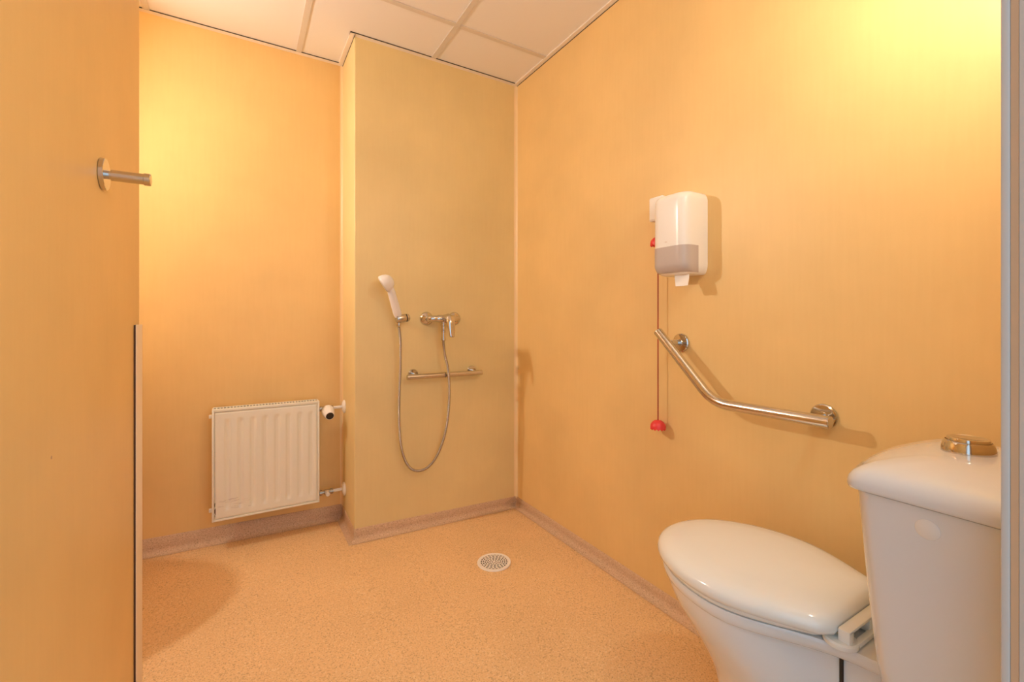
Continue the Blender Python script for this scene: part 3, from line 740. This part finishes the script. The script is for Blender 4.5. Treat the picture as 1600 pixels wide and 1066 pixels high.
# ------------------------------------------------------------------ washbasin in the niche (its shadow falls on the floor)
wbY = 2.10
wb = thing('washbasin', (XL, wbY, 0.83), 'white washbasin on the left wall in the niche', 'washbasin')
def half(rx, ry, x0, z, n=28):
    pts = [(x0, wbY - ry, z)]
    for k in range(n + 1):
        a = -PI / 2 + PI * k / n; pts.append((x0 + rx * math.cos(a) ** 0.85 if 0 < k < n else x0, wbY + ry * math.sin(a), z))
    pts.append((x0, wbY + ry, z)); return pts
X0 = XL + 0.0008
bm = B(); loft(bm, [half(.24, .14, X0, .66), half(.38, .20, X0, .70), half(.49, .255, X0, .77), half(.52, .27, X0, .83), half(.515, .266, X0, .845), half(.475, .235, X0 + .0, .845), half(.43, .21, X0, .80), half(.25, .15, X0, .735)])
obj('basin', bm, M['ceramic'], wb, sharp=60)
bm = B(); box(bm, (XL + .0006, wbY - .12, .62), (XL + .02, wbY + .12, .659), .003); obj('wall_mount', bm, M['whiteplastic'], wb)
bm = B(); tube(bm, [(XL + .12, wbY, .659), (XL + .12, wbY, .50), (XL + .10, wbY, .46), (XL + .03, wbY, .46), (XL + .001, wbY, .46)], .016, 20); obj('waste_pipe', bm, M['chrome'], wb)
bm = B(); box(bm, (X0, wbY - .20, .79), (X0 + .12, wbY + .20, .846), .006); obj('tap_ledge', bm, M['ceramic'], wb)
tp_ = thing('basin_tap', (XL + .06, wbY, .847), 'chrome basin tap on the hidden washbasin', 'tap')
bm = B(); lathe(bm, [(0, .0008), (.024, .0008), (.024, .006), (.020, .012), (.019, .09), (.017, .10), (0, .10)], (XL + .06, wbY, .846), (0, 0, 1), 28); obj('tap_body', bm, M['chrome'], tp_)
bm = B(); tube(bm, catmull([(XL + .075, wbY, .905), (XL + .13, wbY, .93), (XL + .18, wbY, .925), (XL + .195, wbY, .90)], 6), 0.010, 18); obj('spout', bm, M['chrome'], tp_)
bm = B(); box(bm, (XL + .045, wbY - .008, .948), (XL + .15, wbY + .008, .958), .003); obj('tap_lever', bm, M['chrome'], tp_)

# ------------------------------------------------------------------ lamps of the room
WARM1 = (1.0, 0.95, 0.84); WARM2 = (1.0, 0.95, 0.82)
L1 = 470.0; L2 = 78.0
def sconce(loc, wall, aim, mat, label):
    """round wall spot: base plate, short neck, cup with a flat glowing face"""
    t = thing('wall_lamp', loc, label, 'wall lamp')
    P0 = Vector(loc); wn = Vector(wall); a = Vector(aim).normalized(); c = P0 + wn * 0.05
    bm = B(); lathe(bm, [(0, .0006), (.050, .0006), (.052, .003), (.050, .008), (.012, .012), (.010, .036), (0, .036)], loc, wall, 40); obj('wall_mount', bm, M['whiteplastic'], t)
    bm = B(); lathe(bm, [(0, -.014), (.030, -.012), (.048, -.002), (.054, .012), (.054, .026), (.0515, .026), (.0505, .0175), (0, .0175)], c, a, 40); obj('lamp_shade', bm, M['whiteplastic'], t)
    bm = B(); lathe(bm, [(0, .018), (.0495, .018), (.0495, .022), (.044, .0255), (0, .0262)], c, a, 40); obj('bulb_face', bm, mat, t)
sconce((XL, 2.14, 1.95), (1, 0, 0), (0.76, -0.60, -0.26), emitter('lamp_glow_1', WARM1, L1), 'small warm wall lamp above the washbasin in the left niche')
l2 = thing('globe_lamp', (0.98, YF, 1.88), 'round warm globe lamp on the door wall above the toilet cistern', 'wall lamp')
bm = B(); lathe(bm, [(0, .0006), (.040, .0006), (.042, .003), (.040, .010), (.020, .013), (.018, .030), (0, .030)], (0.98, YF, 1.88), (0, 1, 0), 40); obj('wall_mount', bm, M['whiteplastic'], l2)
bm = B(); lathe(bm, [(0.05 * math.sin(PI * k / 20), -0.05 * math.cos(PI * k / 20)) for k in range(21)], (0.98, YF + .081, 1.88), (0, 1, 0), 40); obj('globe', bm, emitter('lamp_glow_2', WARM2, L2), l2)

# daylight in the hallway comes from the world
w = bpy.data.worlds.new('hall_daylight'); sc.world = w; w.use_nodes = True
bg = w.node_tree.nodes['Background']; bg.inputs['Color'].default_value = (0.62, 0.82, 1.0, 1); bg.inputs['Strength'].default_value = 1.05

# ------------------------------------------------------------------ camera
cam = bpy.data.cameras.new('camera'); co = bpy.data.objects.new('camera', cam); COL.objects.link(co)
cam.sensor_width = 36.0; cam.lens = 701.888 / 1600 * 36.0
cam.shift_y = -(533 - 499.94) / 1600.0; cam.clip_start = 0.01
co.location = (0, 0, 1.05); co.rotation_euler = (PI / 2, 0, -0.5388)
sc.camera = co

sc.view_settings.view_transform = 'Standard'; sc.view_settings.look = 'None'
sc.view_settings.gamma = 1.0; sc.view_settings.use_curve_mapping = False
sc.view_settings.exposure = 0.42
sc.cycles.max_bounces = 16; sc.cycles.diffuse_bounces = 10; sc.cycles.glossy_bounces = 6
sc.cycles.sample_clamp_indirect = 6.0
